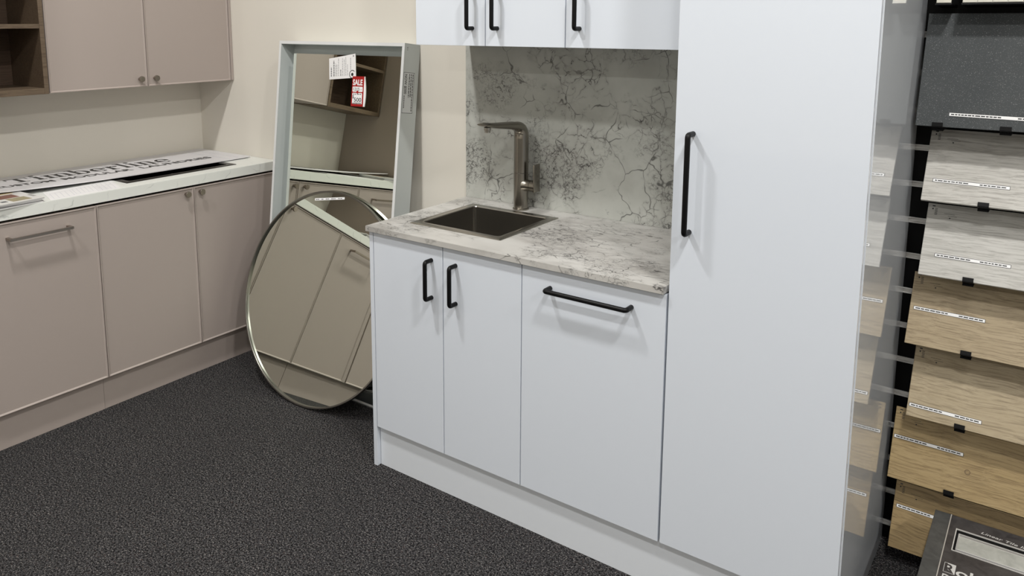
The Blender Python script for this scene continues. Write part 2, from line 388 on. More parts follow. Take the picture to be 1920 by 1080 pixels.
# swivel column, bend and flat tapering spout as one sweep with an elliptical section
def spout(bm):
    loops = []; n = 28; R = 0.036
    path = [((0, 1.0412), 0, 0.0272, 0.0272), ((0, 1.0425), 0, 0.0272, 0.0272), ((0, 1.170), 0, 0.0270, 0.0272)]
    for k in range(0, 9):
        q = math.radians(90 * k / 8); wv = 0.0270 - 0.010 * k / 8
        path.append(((-R + R * math.cos(q), 1.182 + R * math.sin(q) - 0.0), q, wv, 0.0268))
    for s, hh, ww in ((0.055, 0.0155, 0.0262), (0.12, 0.0125, 0.0252), (0.19, 0.0098, 0.024), (0.225, 0.0085, 0.0232), (0.243, 0.006, 0.0225), (0.250, 0.0022, 0.0215)):
        path.append(((-s, 1.2175 + 0.100 * s + (0.0 if s < 0.2 else 0.003)), math.radians(96), hh, ww))
    for (yy, zz), q, hh, ww in path:
        o = V((FX, FY + yy, zz)); nn = V((0, math.cos(q), math.sin(q)))   # outward of bend
        sd = V((1, 0, 0))
        L = []
        for k in range(n):
            a = 2 * math.pi * k / n; c_, s_ = math.cos(a), math.sin(a)
            e = 1.0 if hh > 0.018 else 0.75
            L.append(o + nn * hh * math.copysign(abs(c_) ** e, c_) + sd * ww * math.copysign(abs(s_) ** e, s_))
        loops.append(L)
    quadloops(bm, loops)
spout(bm); obj('spout', bm, M['nickel'], t, True)
bm = NB(); lathe(bm, (FX, FY - 0.2175, 1.2335), (0, 0, -1), [(0.0, 0.0), (0.0125, 0.0), (0.0125, 0.010), (0.0105, 0.0115), (0.0105, 0.018), (0.0, 0.018)], 24); obj('aerator', bm, M['steel'], t, True)
bm = NB(); tube(bm, [(FX + 0.015, FY, 0.9945), (FX + 0.027, FY, 0.9945), (FX + 0.034, FY, 0.9945), (FX + 0.0445, FY, 0.9945)], [0.026, 0.0225, 0.0212, 0.0212], 28); obj('valve_stub', bm, M['nickel'], t, True)
bm = NB(); tube(bm, [(FX + 0.0458, FY, 0.9945), (FX + 0.068, FY, 0.9945)], 0.0212, 28); obj('valve_cap', bm, M['nickel'], t, True)
bm = NB(); box(bm, FX + 0.0645, FX + 0.0705, FY - 0.021, FY + 0.021, 0.974, 1.078); bevel(bm, 0.0025, 3); obj('lever', bm, M['nickel'], t, True)

# wall cabinets
tw = thing('wall_cabinet', 'white gloss wall cabinet with two doors above the sink', 'cabinet', (0.32, -0.17, ZW), 'white wall cabinets')
carcass(tw, 0.0118, 0.6253, -DW + 0.02, -0.0135, ZW + 0.0002, 2.26)
door(tw, 0.0118, 0.3174 - g, ZW, 2.26, -DW, ((0.2642, 1.705), (0.2642, 1.577)))
door(tw, 0.3174 + g, 0.6258 - g, ZW, 2.26, -DW, ((0.3672, 1.705), (0.3672, 1.577)))
tw = thing('wall_cabinet', 'white gloss wall cabinet with one door next to the tall cabinet', 'cabinet', (0.86, -0.17, ZW), 'white wall cabinets')
carcass(tw, 0.6262, 1.0965, -DW + 0.02, -0.0135, ZW + 0.0002, 2.26)
door(tw, 0.6258 + g, 1.0960, ZW, 2.26, -DW, ((0.6762, 1.705), (0.6762, 1.577)))

# ------------------------------------------------------------------ taupe laundry units on the left wall (fronts face +x)
def taupe_front(parent, name, xf, y0, y1, z0, z1, th=0.018, rim=0.0028, fac=0.0048, dep=0.0045, face=+1):
    bm = NB()
    def L(i, x): return [(x, y0 + i, z0 + i), (x, y1 - i, z0 + i), (x, y1 - i, z1 - i), (x, y0 + i, z1 - i)]
    quadloops(bm, [L(0, xf - th), L(0, xf - 0.0006), L(0.0006, xf), L(rim, xf), L(rim + fac, xf - dep)])
    return obj(name, bm, M['taupe'], parent)
def knob(parent, xf, y, z):
    bm = NB(); lathe(bm, (xf - 0.005, y, z), (1, 0, 0), [(0.0, 0), (0.0065, 0), (0.0058, 0.012), (0.0062, 0.016), (0.0125, 0.0175), (0.0135, 0.019), (0.0135, 0.027), (0.0128, 0.0282), (0.0, 0.0282)], 28)
    return obj('knob', bm, M['bronze'], parent, True)
def tcarc(parent, x0, x1, y0, y1, z0, z1, mt='taupe', th=0.016, rails=False):
    bm = NB()
    for a in ((x0, x1, y0, y0 + th, z0, z1), (x0, x1, y1 - th, y1, z0, z1), (x0, x1, y0 + th, y1 - th, z0, z0 + th), (x0 if not rails else x1 - 0.04, x1, y0 + th, y1 - th, z1 - th, z1), (x0, x0 + 0.008, y0 + th, y1 - th, z0 + th, z1 - th)):
        box(bm, *a)
    return obj('carcass', bm, M[mt], parent)
ZB2 = ZT2 - BT2; ZD2 = ZB2 - 0.0095
tb = thing('laundry_base_cabinet', 'taupe two-door base cabinet with round knobs beside the framed mirror', 'cabinet', (-1.47, -0.47, 0), 'taupe base cabinets')
tcarc(tb, XL + 0.002, XD - 0.020, YA + 0.0005, -0.002, ZK2, ZB2 - 0.016, rails=True)
d_ = taupe_front(tb, 'door', XD, YB + g, -0.0155, ZK2, ZD2); knob(d_, XD, -0.4575, 0.849)
d_ = taupe_front(tb, 'door', XD, YA + g, YB - g, ZK2, ZD2); knob(d_, XD, -0.5290, 0.849)
bm = NB(); box(bm, XD - 0.018, XD - 0.0005, -0.0135, -0.001, ZK2, ZD2); obj('filler', bm, M['taupe'], tb)
tb = thing('laundry_base_cabinet', 'taupe base cabinet with a single front and square bar handle at the photo\'s left edge', 'cabinet', (-1.47, -1.17, 0), 'taupe base cabinets')
tcarc(tb, XL + 0.002, XD - 0.020, -1.3845, YA - 0.0005, ZK2, ZB2 - 0.016)
d_ = taupe_front(tb, 'door', XD, -1.3835, YA - g, ZK2, ZD2)
bm = NB(); box(bm, XD + 0.026, XD + 0.035, -1.2875, -1.0515, 0.8078, 0.8178)
for y in (-1.2875, -1.0625): box(bm, XD - 0.005, XD + 0.0265, y, y + 0.011, 0.8080, 0.8176)
obj('handle', bm, M['bronze'], d_)
bm = NB(); box(bm, XL + 0.002, XD - 0.006, -1.417, -1.386, ZK2, ZD2); bevel(bm, 0.0008, 1)
tag(obj('filler_panel', bm, M['taupe']), 'narrow taupe filler panel seen only in the round mirror', 'panel')
tb = thing('laundry_base_cabinet', 'taupe base cabinet beyond the filler panel, seen only in the round mirror', 'cabinet', (-1.47, -1.64, 0), 'taupe base cabinets')
tcarc(tb, XL + 0.002, XD - 0.020, -1.87, -1.4185, ZK2, ZB2 - 0.016)
taupe_front(tb, 'door', XD, -1.869, -1.4195, ZK2, ZD2)
bm = NB(); box(bm, XK - 0.016, XK, -0.9500, -0.001, 0, ZK2 - 0.001)
tag(obj('kickboard', bm, M['taupe']), 'taupe kickboard from the joint to the back wall corner', 'kickboard', 'taupe kickboards')
bm = NB(); box(bm, XK - 0.016, XK + 0.0015, -1.872, -0.9515, 0, ZK2 - 0.001)
tag(obj('kickboard', bm, M['taupe']), 'taupe kickboard left of the joint, nearest the photo\'s left edge', 'kickboard', 'taupe kickboards')
tx0, tx1, ty0, ty1 = -1.655, -1.262, -0.742, -0.208
bm = slab_hole(XL + 0.001, XC, -1.88, -0.0005, ZB2, ZT2, tx0, tx1, ty0, ty1)
tag(obj('laundry_benchtop', bm, M['stone']), 'thick pale stone benchtop on the taupe cabinets', 'benchtop')
t = thing('laundry_tub', 'dark inset laundry tub partly covered by the printed sign board', 'sink', (-1.46, -0.475, ZT2))
sink(t, -1.672, -1.2455, -0.7565, -0.1945, -1.64, -1.276, -0.728, -0.222, ZT2 + 0.0002, 0.2, M['tub'])
bm = NB(); box(bm, -1.636, -1.28, -0.478, -0.472, ZT2 - 0.06, ZT2 - 0.012); obj('divider', bm, M['tub'], t)

# wall cabinet + open shelf
tb = thing('laundry_wall_cabinet', 'taupe two-door wall cabinet with small round knobs', 'cabinet', (-1.65, -0.46, ZW2))
tcarc(tb, XL + 0.002, XW - 0.020, -0.9245, -0.0145, ZW2 + 0.001, 2.1)
d_ = taupe_front(tb, 'door', XW, -0.4748 + g, -0.0155, ZW2, 2.1); knob(d_, XW, -0.4393, 1.3432)
d_ = taupe_front(tb, 'door', XW, -0.9242, -0.4748 - g, ZW2, 2.1); knob(d_, XW, -0.5148, 1.3428)
bm = NB(); box(bm, XL + 0.002, XW + 0.005, -0.0135, -0.001, ZW2, 2.1); bevel(bm, 0.0008, 1); obj('end_panel', bm, M['taupe'], tb)
sh = thing('open_shelf_unit', 'dark wood open shelf unit beside the taupe wall cabinet', 'shelf', (-1.65, -1.15, 1.305))
y0s, y1s = -1.3775, -0.9285
for nm, a in (('side_panel', (XL + 0.002, XW, y1s - 0.0185, y1s, 1.3054, 2.1)), ('side_panel', (XL + 0.002, XW, y0s, y0s + 0.0165, 1.3054, 2.1)),
              ('base_panel', (XL + 0.002, XW, y0s + 0.0168, y1s - 0.0188, 1.3054, 1.3305)), ('shelf', (XL + 0.0105, XW, y0s + 0.0168, y1s - 0.0188, 1.5768, 1.5948)),
              ('shelf', (XL + 0.0105, XW, y0s + 0.0168, y1s - 0.0188, 1.845, 1.863)), ('top_panel', (XL + 0.002, XW, y0s + 0.0168, y1s - 0.0188, 2.082, 2.1)),
              ('back_panel', (XL + 0.002, XL + 0.010, y0s + 0.0168, y1s - 0.0188, 1.331, 2.081))):
    bm = NB(); box(bm, *a); bevel(bm, 0.0006, 1); obj(nm, bm, M['walnut'] if nm != 'back_panel' else M['walnut_shaded'], sh)

# ------------------------------------------------------------------ sign board on the laundry bench
SGX0, SGX1, SGY0, SGY1 = -1.350, -1.775, -1.3676, -0.0300
LEN = SGY1 - SGY0; WID = SGX0 - SGX1
SM = Matrix.Identity(4)
def sag(bm):      # lies flat along the wall; its front left edge is lifted by the brochures
    for v in bm.verts:
        l = v.co.copy(); f = max(0.0, 1 - l.y / WID)
        v.co = V((SGX0 - l.y, SGY0 + l.x, 0.9312 + (0.0018 + 0.0326 * max(0.0, 1 - l.x / LEN) ** 3.2) * f + l.z))
sg = thing('sign_board', 'long pale printed sign board lying across the stone benchtop', 'sign', (SGX0, (SGY0 + SGY1) / 2, 0.9312))
bm = NB()
NX, NY = 24, 10
for zz, fl in ((0.0, False), (-0.0040, True)):
    gv = [[bm.verts.new(SM @ V((LEN * a / NX, WID * b_ / NY, zz))) for b_ in range(NY + 1)] for a in range(NX + 1)]
    for a in range(NX):
        for b_ in range(NY): bm.faces.new((gv[a][b_], gv[a + 1][b_], gv[a + 1][b_ + 1], gv[a][b_ + 1]))
    rimv = [gv[a][0] for a in range(NX + 1)] + [gv[NX][b_] for b_ in range(1, NY + 1)] + [gv[a][NY] for a in range(NX - 1, -1, -1)] + [gv[0][b_] for b_ in range(NY - 1, 0, -1)]
    if not fl: rim0 = rimv
    else:
        for k in range(len(rimv)): bm.faces.new((rim0[k], rim0[(k + 1) % len(rimv)], rimv[(k + 1) % len(rimv)], rimv[k]))
sag(bm); obj('board', bm, M['sign'], sg)
yy = lambda y: y - SGY0
xx = lambda x: SGX0 - x
bm = NB()
# hand-built slab-serif word: Timberline
CAP, XH, ASC = 0.116, 0.098, 0.140
def rect(x0, x1, y0, y1):
    vs = [bm.verts.new(SMT @ V((p[0], p[1], 0.0006))) for p in ((x0, y0), (x1, y0), (x1, y1), (x0, y1))]; bm.faces.new(vs)
def arc(cx, cy, rx, ry, a0, a1, tx, ty, n=18):
    prev = None
    for k in range(n + 1):
        a = math.radians(a0 + (a1 - a0) * k / n); c_, s_ = math.cos(a), math.sin(a)
        p = SMT @ V((cx + rx * c_, cy + ry * s_, 0.0006)); q = SMT @ V((cx + (rx - tx) * c_, cy + (ry - ty) * s_, 0.0006))
        cur = (bm.verts.new(p), bm.verts.new(q))
        if prev: bm.faces.new((prev[0], cur[0], cur[1], prev[1]))
        prev = cur
SMT = Matrix.Translation((yy(-1.074), xx(-1.568), 0)) @ Matrix.Rotation(-0.040, 4, 'Z')
st, th_, sf = 0.021, 0.0075, 0.0075
def stem(x, h, w=st, l=True, r=True, ser=0.012, top=True):
    rect(x, x + w, 0, h); rect(x - ser, x + w + ser, 0, sf)
    if top: rect(x - ser, x + w * 0.5, h - sf, h)
px = 0.0
rect(px, px + 0.108, CAP - th_, CAP); rect(px, px + 0.007, CAP - 0.036, CAP); rect(px + 0.101, px + 0.108, CAP - 0.036, CAP)
rect(px + 0.043, px + 0.065, 0, CAP); rect(px + 0.024, px + 0.084, 0, sf); px += 0.124
def i_(px): stem(px + 0.012, XH); arc(px + 0.012 + st / 2, ASC - 0.010, 0.0125, 0.0125, 0, 360, 0.0124, 0.0124, 20); return px + 0.054
def hump(px, x, wd): arc(x + wd / 2, XH - wd * 0.55, wd / 2 + st * 0.5, wd * 0.55, 0, 175, st, th_); rect(x + wd - st * 0.5, x + wd + st * 0.5, 0, XH - wd * 0.55); rect(x + wd - st * 0.5 - 0.010, x + wd + st * 0.5 + 0.010, 0, sf)
px = i_(px)
stem(px + 0.012, XH); hump(px, px + 0.022, 0.047); hump(px, px + 0.022 + 0.049, 0.047); px += 0.150
stem(px + 0.008, ASC); arc(px + 0.044, XH / 2, 0.041, XH / 2, -150, 150, st, th_, 26); px += 0.098
def e_(px): arc(px + 0.042, XH / 2, 0.041, XH / 2, 0, 318, st, th_, 30); rect(px + 0.012, px + 0.078, XH / 2 - 0.003, XH / 2 + 0.004); return px + 0.092
px = e_(px)
stem(px + 0.012, XH); arc(px + 0.052, XH - 0.028, 0.026, 0.027, 55, 180, 0.010, th_); arc(px + 0.062, XH - 0.016, 0.012, 0.012, 0, 360, 0.0119, 0.0119); px += 0.080
stem(px + 0.012, ASC); px += 0.054
px = i_(px)
stem(px + 0.012, XH); hump(px, px + 0.022, 0.050); px += 0.106
px = e_(px)
TW = px - 0.010
want = yy(-0.340) - yy(-1.074)
for v in bm.verts:   # stretch the word to its measured length
    l = SMT.inverted() @ v.co; l.x *= want / TW; v.co = SMT @ l
sag(bm)
for v in bm.verts: v.co.z += 0.0003
obj('lettering', bm, M['ink'], sg); bm = NB()
for wd, a, c_ in (('CUSTOM', -1.190, -0.945), ('MODULAR', -0.908, -0.593), ('LAUNDRIES', -0.545, -0.172)):
    bm = NB()
    fit_text(bm, wd, SM @ Matrix.Translation((0, xx(-1.466), 0.0006)), yy(a), yy(c_), 0.068, extrude=0.0002, bold=0.0008)
    sag(bm)
    for v in bm.verts: v.co.z += 0.0003
    obj('lettering', bm, M['ink'], sg)
bm = NB()
for y in (-0.150, -0.090): lbox(bm, SM, yy(y), yy(y) + 0.0015, 0.02, 0.36, 0.0, 0.0004)
sag(bm); obj('printed_lines', bm, M['paleink'], sg)

# plan drawing sheet
PA, PB_, PC, PD = V((-1.1745, -1.110, 0)), V((-1.180, -0.8206, 0)), V((-1.3597, -0.7633, 0)), V((-1.3450, -1.060, 0))
t = thing('plan_sheet', 'white sheet of fine line plan drawings lying by the laundry tub', 'paper', (-1.26, -0.94, ZT2))
bm = NB(); quadloops(bm, [[p + V((0, 0, z)) for p in (PA, PB_, PC, PD)] for z in (ZT2 + 0.0003, ZT2 + 0.0009)]); obj('sheet', bm, M['paper'], t)
bm = NB()
def uvp(u, v): return (PA * (1 - u) + PB_ * u) * (1 - v) + (PD * (1 - u) + PC * u) * v
def pline(u0, v0, u1, v1, w=0.0011):
    a, c_ = uvp(u0, v0), uvp(u1, v1); d = (c_ - a).normalized(); n_ = V((-d.y, d.x, 0)) * w / 2; z = V((0, 0, ZT2 + 0.0011))
    bm.faces.new([bm.verts.new(p + z) for p in (a - n_, c_ - n_, c_ + n_, a + n_)])
for r in ((0.06, 0.12, 0.34, 0.72), (0.38, 0.2, 0.62, 0.8), (0.68, 0.1, 0.94, 0.55), (0.68, 0.62, 0.94, 0.9)):
    u0, v0, u1, v1 = r
    for q in ((u0, v0, u1, v0), (u1, v0, u1, v1), (u1, v1, u0, v1), (u0, v1, u0, v0)): pline(*q)
    for k in range(1, 4): pline(u0 + (u1 - u0) * k / 4, v0, u0 + (u1 - u0) * k / 4, v1)
for k in range(6): pline(0.70, 0.16 + k * 0.06, 0.90 - 0.03 * (k % 3), 0.16 + k * 0.06)
obj('line_drawing', bm, M['paleink'], t)

# brochures: a small stack at the bench edge
def brochure(name, label, M_, z0, z1, w_, l_, cover, patches, group='brochures on the stone benchtop'):
    t = thing(name, label, 'brochure', tuple(M_ @ V((0, 0, z0))), group)
    bm = NB(); n = 7; nz_ = 8
    # page block with a slight bow, laid out along local x (away from the bench edge) and y (along the bench)
    loops = []
    for zf in (0.0, 1.0):
        loops.append([M_ @ V((x * w_, y * l_, z0 + (z1 - z0) * zf)) for x, y in ((0, 0), (1, 0), (1, 1), (0, 1))])
    quadloops(bm, loops); obj('pages', bm, M['paper'], t)
    bm = NB()
    quadloops(bm, [[M_ @ V((x * (w_ + 0.003) - 0.0015, y * (l_ + 0.003) - 0.0015, z)) for x, y in ((0, 0), (1, 0), (1, 1), (0, 1))] for z in (z1 + 0.0002, z1 + 0.0009)])
    obj('cover', bm, cover, t)
    for i, (x0, x1, y0, y1, mt) in enumerate(patches):
        bm = NB(); quadloops(bm, [[M_ @ V((x, y, z)) for x, y in ((x0, y0), (x1, y0), (x1, y1), (x0, y1))] for z in (z1 + 0.0010, z1 + 0.0013)])
        obj('cover_picture', bm, mt, t)
M['brick'] = mat('picture_red', (0.20, 0.085, 0.06), 0.4); M['olive'] = mat('picture_olive', (0.30, 0.26, 0.16), 0.4); M['cream'] = mat('picture_cream', (0.68, 0.56, 0.36), 0.4); M['pgrey'] = mat('picture_grey', (0.30, 0.30, 0.29), 0.4)
M['slatepic'] = mat('picture_slate', (0.12, 0.125, 0.13), 0.4); M['coverw'] = mat('cover_white', (0.66, 0.65, 0.63), 0.3); M['coverd'] = mat('cover_dark', (0.06, 0.06, 0.065), 0.3)
def rotz(o, deg): return Matrix.Translation(o) @ Matrix.Rotation(math.radians(deg), 4, 'Z')
# local x -> -world x (into the bench), local y -> -world y (away from the back wall)
Mb = rotz((-1.1735, -1.134, 0), 180 + 3)
Mb2 = rotz((-1.1745, -1.145, 0), 180 + 1.2)
Mb3 = rotz((-1.1750, -1.138, 0), 180 + 4.5)
brochure('brochure', 'bottom brochure of the small stack on the stone benchtop', Mb3, ZT2 + 0.0004, ZT2 + 0.0062, 0.205, 0.226, M['coverd'], [])
brochure('brochure', 'middle brochure of the small stack on the stone benchtop', Mb2, ZT2 + 0.0076, ZT2 + 0.0118, 0.205, 0.226, M['coverw'], [])
brochure('brochure', 'top brochure with red and olive cover pictures beside the sign board', Mb, ZT2 + 0.0132, ZT2 + 0.0176, 0.205, 0.228, M['coverw'],
         [(0.018, 0.082, 0.036, 0.106, M['olive']), (0.090, 0.156, 0.046, 0.118, M['brick']), (0.030, 0.052, 0.118, 0.140, M['slatepic']), (0.172, 0.200, 0.030, 0.170, M['cream']), (0.052, 0.100, 0.003, 0.014, M['pgrey'])])

# ------------------------------------------------------------------ framed mirror leaning on the back wall
th, al = 0.007046891, 0.119376081
fo = V((-1.007924, -0.281913, 0.0)); fx = V((math.cos(th), math.sin(th), 0)); bk = V((-math.sin(th), math.cos(th), 0))
fu = math.cos(al) * V((0, 0, 1)) + math.sin(al) * bk; fn = math.cos(al) * bk - math.sin(al) * V((0, 0, 1))
W_, H_, D_ = 0.76033, 1.52448, 0.0960
fo = fo + V((0, 0, 0.0008)) + fn * 0.0
# the frame's back lower edge dips under its front edge when it leans: stand it on that edge
FM = basis(fo, fx, fu, fn)    # local x along, y up, z into the wall
dip = (FM @ V((0, 0, D_))).z
fm = thing('framed_mirror', 'tall white box-framed mirror leaning on the cream back wall', 'mirror', tuple(fo + fx * W_ / 2))
T_ = 0.0135
# lower ends of the stiles are cut level with the carpet
def fbox(name, x0, x1, y0, y1, z0, z1, mt, cut=False):
    bm = NB(); vs = lbox(bm, FM, x0, x1, y0, y1, z0, z1)
    if cut:
        for v in vs:
            if v.co.z < 0.02: v.co = v.co + fu * ((0.0008 - v.co.z) / fu.z)
    bevel(bm, 0.0006, 1); return obj(name, bm, mt, fm)
fbox('frame_side', 0, T_, 0, H_ - T_ - 0.0002, 0, D_, M['frame'], True)
fbox('frame_side', W_ - T_, W_, 0, H_ - T_ - 0.0002, 0, D_, M['frame'], True)
fbox('frame_top', 0, W_, H_ - T_, H_, 0, D_, M['frame'])
fbox('frame_bottom', T_ + 0.0002, W_ - T_ - 0.0002, 0, T_, 0, D_, M['frame'], True)
for q in ((0.0, T_, 0.004, H_ - T_ - 0.0003), (W_ - T_, W_, 0.004, H_ - T_ - 0.0003), (0.0, W_, H_ - T_, H_), (T_ + 0.0002, W_ - T_ - 0.0002, 0.004, T_)):
    bm = NB(); lbox(bm, FM, q[0], q[1], q[2], q[3], -0.0008, -0.0001); obj('edge_band', bm, M['edging'], fm)
fbox('back_panel', T_ + 0.0002, W_ - T_ - 0.0002, T_ + 0.012, H_ - T_ - 0.0002, 0.0785, 0.0845, M['frame'])
mx0, mx1, my0, my1 = 0.1175, W_ - T_ - 0.0004, 0.062, 1.4690
fbox('mirror_backing', 0.102, mx1, my0, my1 - 0.002, 0.0078, 0.0780, M['frame'])
bm = NB(); lbox(bm, FM, mx0, mx1, my0, my1, 0.0019, 0.0076); obj('mirror_glass', bm, M['mirror'], fm)
M['edge'] = mat('polished_edge', (0.50, 0.545, 0.50), 0.25)
fbox('polished_edge', 0.1005, mx0 - 0.0003, my0, my1, 0.0021, 0.0076, M['edge'])
bm = NB()
for y in (1.5085, 1.5055, 1.4985): lbox(bm, FM, W_ - 0.0002, W_ + 0.0004, 0.0175, 0.0195, y - 0.0015, y + 0.0015) if False else lbox(bm, FM, W_ - 0.0002, W_ + 0.0004, y - 0.0016, y + 0.0016, 0.0172, 0.0196)
obj('screw_holes', bm, M['ink'], fm)
# printed sticker on the frame's right side, read downwards
SSM = basis(FM @ V((W_ + 0.0001, 1.4078, 0.0045)), -fu, fn, fx)  # x runs down, y into the wall
pw, ph = 0.166, 0.067
bm = NB(); lbox(bm, SSM, 0, pw, 0, ph, 0, 0.0003); sk = obj('printed_sticker', bm, mat('sticker_grey', (0.62, 0.64, 0.64), 0.5), fm)
bm = NB()
for a in ((0, pw, 0, 0.0016), (0, pw, ph - 0.0016, ph), (0, 0.0016, 0, ph), (pw - 0.0016, pw, 0, ph)): lbox(bm, SSM, a[0], a[1], a[2], a[3], 0.0003, 0.0005)
for yb, x1 in ((0.056, 0.158), (0.045, 0.102), (0.034, 0.102)):
    x = 0.006
    while x < x1:
        l = random.uniform(0.006, 0.016); lbox(bm, SSM, x, min(x + l, x1), yb, yb + 0.0045, 0.0003, 0.0005); x += l + 0.0022
fit_text(bm, 'NOW $500', SSM @ Matrix.Translation((0, 0.008, 0.0005)), 0.008, 0.088, 0.020, extrude=0.0001, bold=0.0003)
x = 0.094
while x < 0.142:
    l = random.uniform(0.004, 0.009); lbox(bm, SSM, x, x + l, 0.008, 0.012, 0.0003, 0.0005); x += l + 0.0018
obj('lettering', bm, M['ink'], sk)

# cards hanging on the framed mirror
def onmir(x, y, z=0.0012): return FM @ V((x, y, z))
def card_basis(tl, tr, bl, z):
    o = FM @ V((bl[0], bl[1], z)); a = (FM @ V((tr[0], tr[1], z))) - (FM @ V((tl[0], tl[1], z))); b_ = (FM @ V((tl[0], tl[1], z))) - o
    a.normalize(); nn = -fn; b_ = nn.cross(a); return basis(o, a, b_, nn)
CM = card_basis((0.3356, 1.4528), (0.4929, 1.4669), (0.3384, 1.3601), 0.0014)
cd = thing('care_card', 'white printed care card stuck at the top of the framed mirror', 'card', tuple(CM @ V((0, 0, 0))))
bm = NB()
quadloops(bm, [[CM @ V((x, y, z)) for x, y in ((0, 0), (0.159, 0), (0.157, 0.102), (-0.001, 0.091))] for z in (0.0, 0.0009)])
obj('card_sheet', bm, M['paper'], cd)
bm = NB(); quadloops(bm, [[CM @ V((x, y, z)) for x, y in ((0.001, 0.060), (0.090, 0.068), (0.090, 0.069), (0.001, 0.0625))] for z in (0.0009, 0.0014)]); obj('crease', bm, M['label'], cd)
bm = NB()
for i, x in enumerate((0.010, 0.026, 0.038, 0.046, 0.056, 0.068, 0.080, 0.090, 0.100, 0.110, 0.128)):
    wd = (0.0055, 0.0055, 0.0022, 0.0022, 0.0022, 0.004, 0.002, 0.002, 0.002, 0.002, 0.0024)[i]
    y = 0.012 if i != 10 else 0.036; top = (0.052, 0.080, 0.070, 0.062, 0.090, 0.040, 0.088, 0.084, 0.092, 0.06, 0.088)[i]
    while y < top:
        l = random.uniform(0.004, 0.012); lbox(bm, CM, x, x + wd, y, min(y + l, top), 0.0009, 0.0012); y += l + 0.002
lbox(bm, CM, 0.143, 0.149, 0.090, 0.096, 0.0009, 0.0012)
obj('lettering', bm, M['greyink'], cd)
bm = NB()
def ring(bm, Mx, cx, cy, r, tw_, z, a0=0, a1=360, n=28):
    prev = None
    for k in range(n + 1):
        a = math.radians(a0 + (a1 - a0) * k / n)
        cur = [bm.verts.new(Mx @ V((cx + rr * math.cos(a), cy + rr * math.sin(a), z))) for rr in (r, r - tw_)]
        if prev: bm.faces.new((prev[0], cur[0], cur[1], prev[1]))
        prev = cur
ring(bm, CM, 0.139, 0.016, 0.018, 0.003, 0.0013, 40, 290); ring(bm, CM, 0.139, 0.015, 0.0068, 0.0067, 0.0013)
obj('round_seal', bm, M['ink'], cd)
TM_ = card_basis((0.4780, 1.3792), (0.5506, 1.3806), (0.4793, 1.2529), 0.0004)
tagw, tagh = 0.0705, 0.1268
sl_ = thing('sale_tag', 'red and white SALE price tag hanging on the framed mirror', 'tag', tuple(TM_ @ V((0, 0, 0))))
bm = NB(); quadloops(bm, [[TM_ @ V((x, y, z)) for x, y in ((0.0, 0), (tagw, 0), (tagw + 0.002, tagh), (0.004, tagh))] for z in (0.0016, 0.0026)]); obj('red_card', bm, M['red'], sl_)
bm = NB(); L0 = []
for k in range(7):
    y = tagh * k / 6; bulge = 0.010 * math.sin(math.pi * (0.18 + 0.8 * k / 6)) + 0.001
    L0.append([TM_ @ V((x, y, z)) for x, z in ((tagw + 0.001, 0.0016), (tagw + 0.001 + bulge, -0.0003), (tagw + 0.001 + bulge, 0.0003), (tagw + 0.001, 0.0024))])
quadloops(bm, L0); obj('white_backing', bm, M['paper'], sl_)
def rr_poly(bm, Mx, x0, x1, y0, y1, r, z): bm.faces.new([bm.verts.new(Mx @ V((p[0], p[1], z))) for p in rrect(x0, x1, y0, y1, r, 0)])
bm = NB(); rr_poly(bm, TM_, 0.007, 0.066, 0.0615, 0.0835, 0.004, 0.0029); rr_poly(bm, TM_, 0.007, 0.064, 0.010, 0.057, 0.004, 0.0029)
fit_text(bm, 'SALE', TM_ @ Matrix.Translation((0, 0.090, 0.0030)), 0.0075, 0.0640, 0.0335, extrude=0.0001, bold=0.0010)
obj('white_print', bm, M['label'], sl_)
bm = NB(); fit_text(bm, '1215 -', TM_ @ Matrix.Translation((0, 0.067, 0.0031)), 0.012, 0.060, 0.0175, extrude=0.0001, bold=0.0001)
fit_text(bm, '500', TM_ @ Matrix.Translation((0, 0.020, 0.0031)), 0.018, 0.060, 0.024, extrude=0.0001, bold=0.0002)
fit_text(bm, '$', TM_ @ Matrix.Translation((0, 0.034, 0.0031)), 0.0085, 0.0170, 0.019, extrude=0.0001, bold=0.0003)
for x in (0.012, 0.022, 0.034, 0.042, 0.052): lbox(bm, TM_, x, x + 0.006, 0.050, 0.0535, 0.0030, 0.0032)
lbox(bm, TM_, 0.020, 0.062, 0.0165, 0.0175, 0.0030, 0.0032)
for x in (0.010, 0.018, 0.027, 0.035, 0.044, 0.053): lbox(bm, TM_, x, x + 0.006, 0.0105, 0.0145, 0.0030, 0.0032)
obj('lettering', bm, M['ink'], sl_)
bm = NB(); ring(bm, TM_, 0.0365, 0.0605, 0.0065, 0.0064, 0.0033, 0, 360, 20); obj('red_dot', bm, M['red'], sl_)

# ------------------------------------------------------------------ round mirror leaning on the framed one
ra, rb, RR = -0.01674169, 0.29262189, 0.45572
rc = V((-0.5709218, -0.3097989, 0.4374751))
rn = V((math.sin(ra) * math.cos(rb), math.cos(ra) * math.cos(rb), -math.sin(rb)))
r1 = rn.cross(V((0, 0, 1))).normalized(); r2 = r1.cross(rn).normalized()
rc = rc + V((0, 0, 0.0004))
RM = basis(rc, r1, r2, rn)
rmr = thing('round_mirror', 'large round mirror in thin metal rim leaning on the tall framed mirror', 'mirror', tuple(rc - r2 * RR))
bm = NB(); n = 128
prof = [(RR - 0.0006, -0.0100), (RR, -0.0094), (RR, 0.0050), (RR - 0.0005, 0.0055), (RR - 0.014, 0.0055), (RR - 0.014, 0.0047), (RR - 0.0068, 0.0045), (RR - 0.0068, -0.0094), (RR - 0.0062, -0.0100)]
vs = [[bm.verts.new(RM @ V((r * math.cos(2 * math.pi * k / n), r * math.sin(2 * math.pi * k / n), z))) for r, z in prof] for k in range(n)]
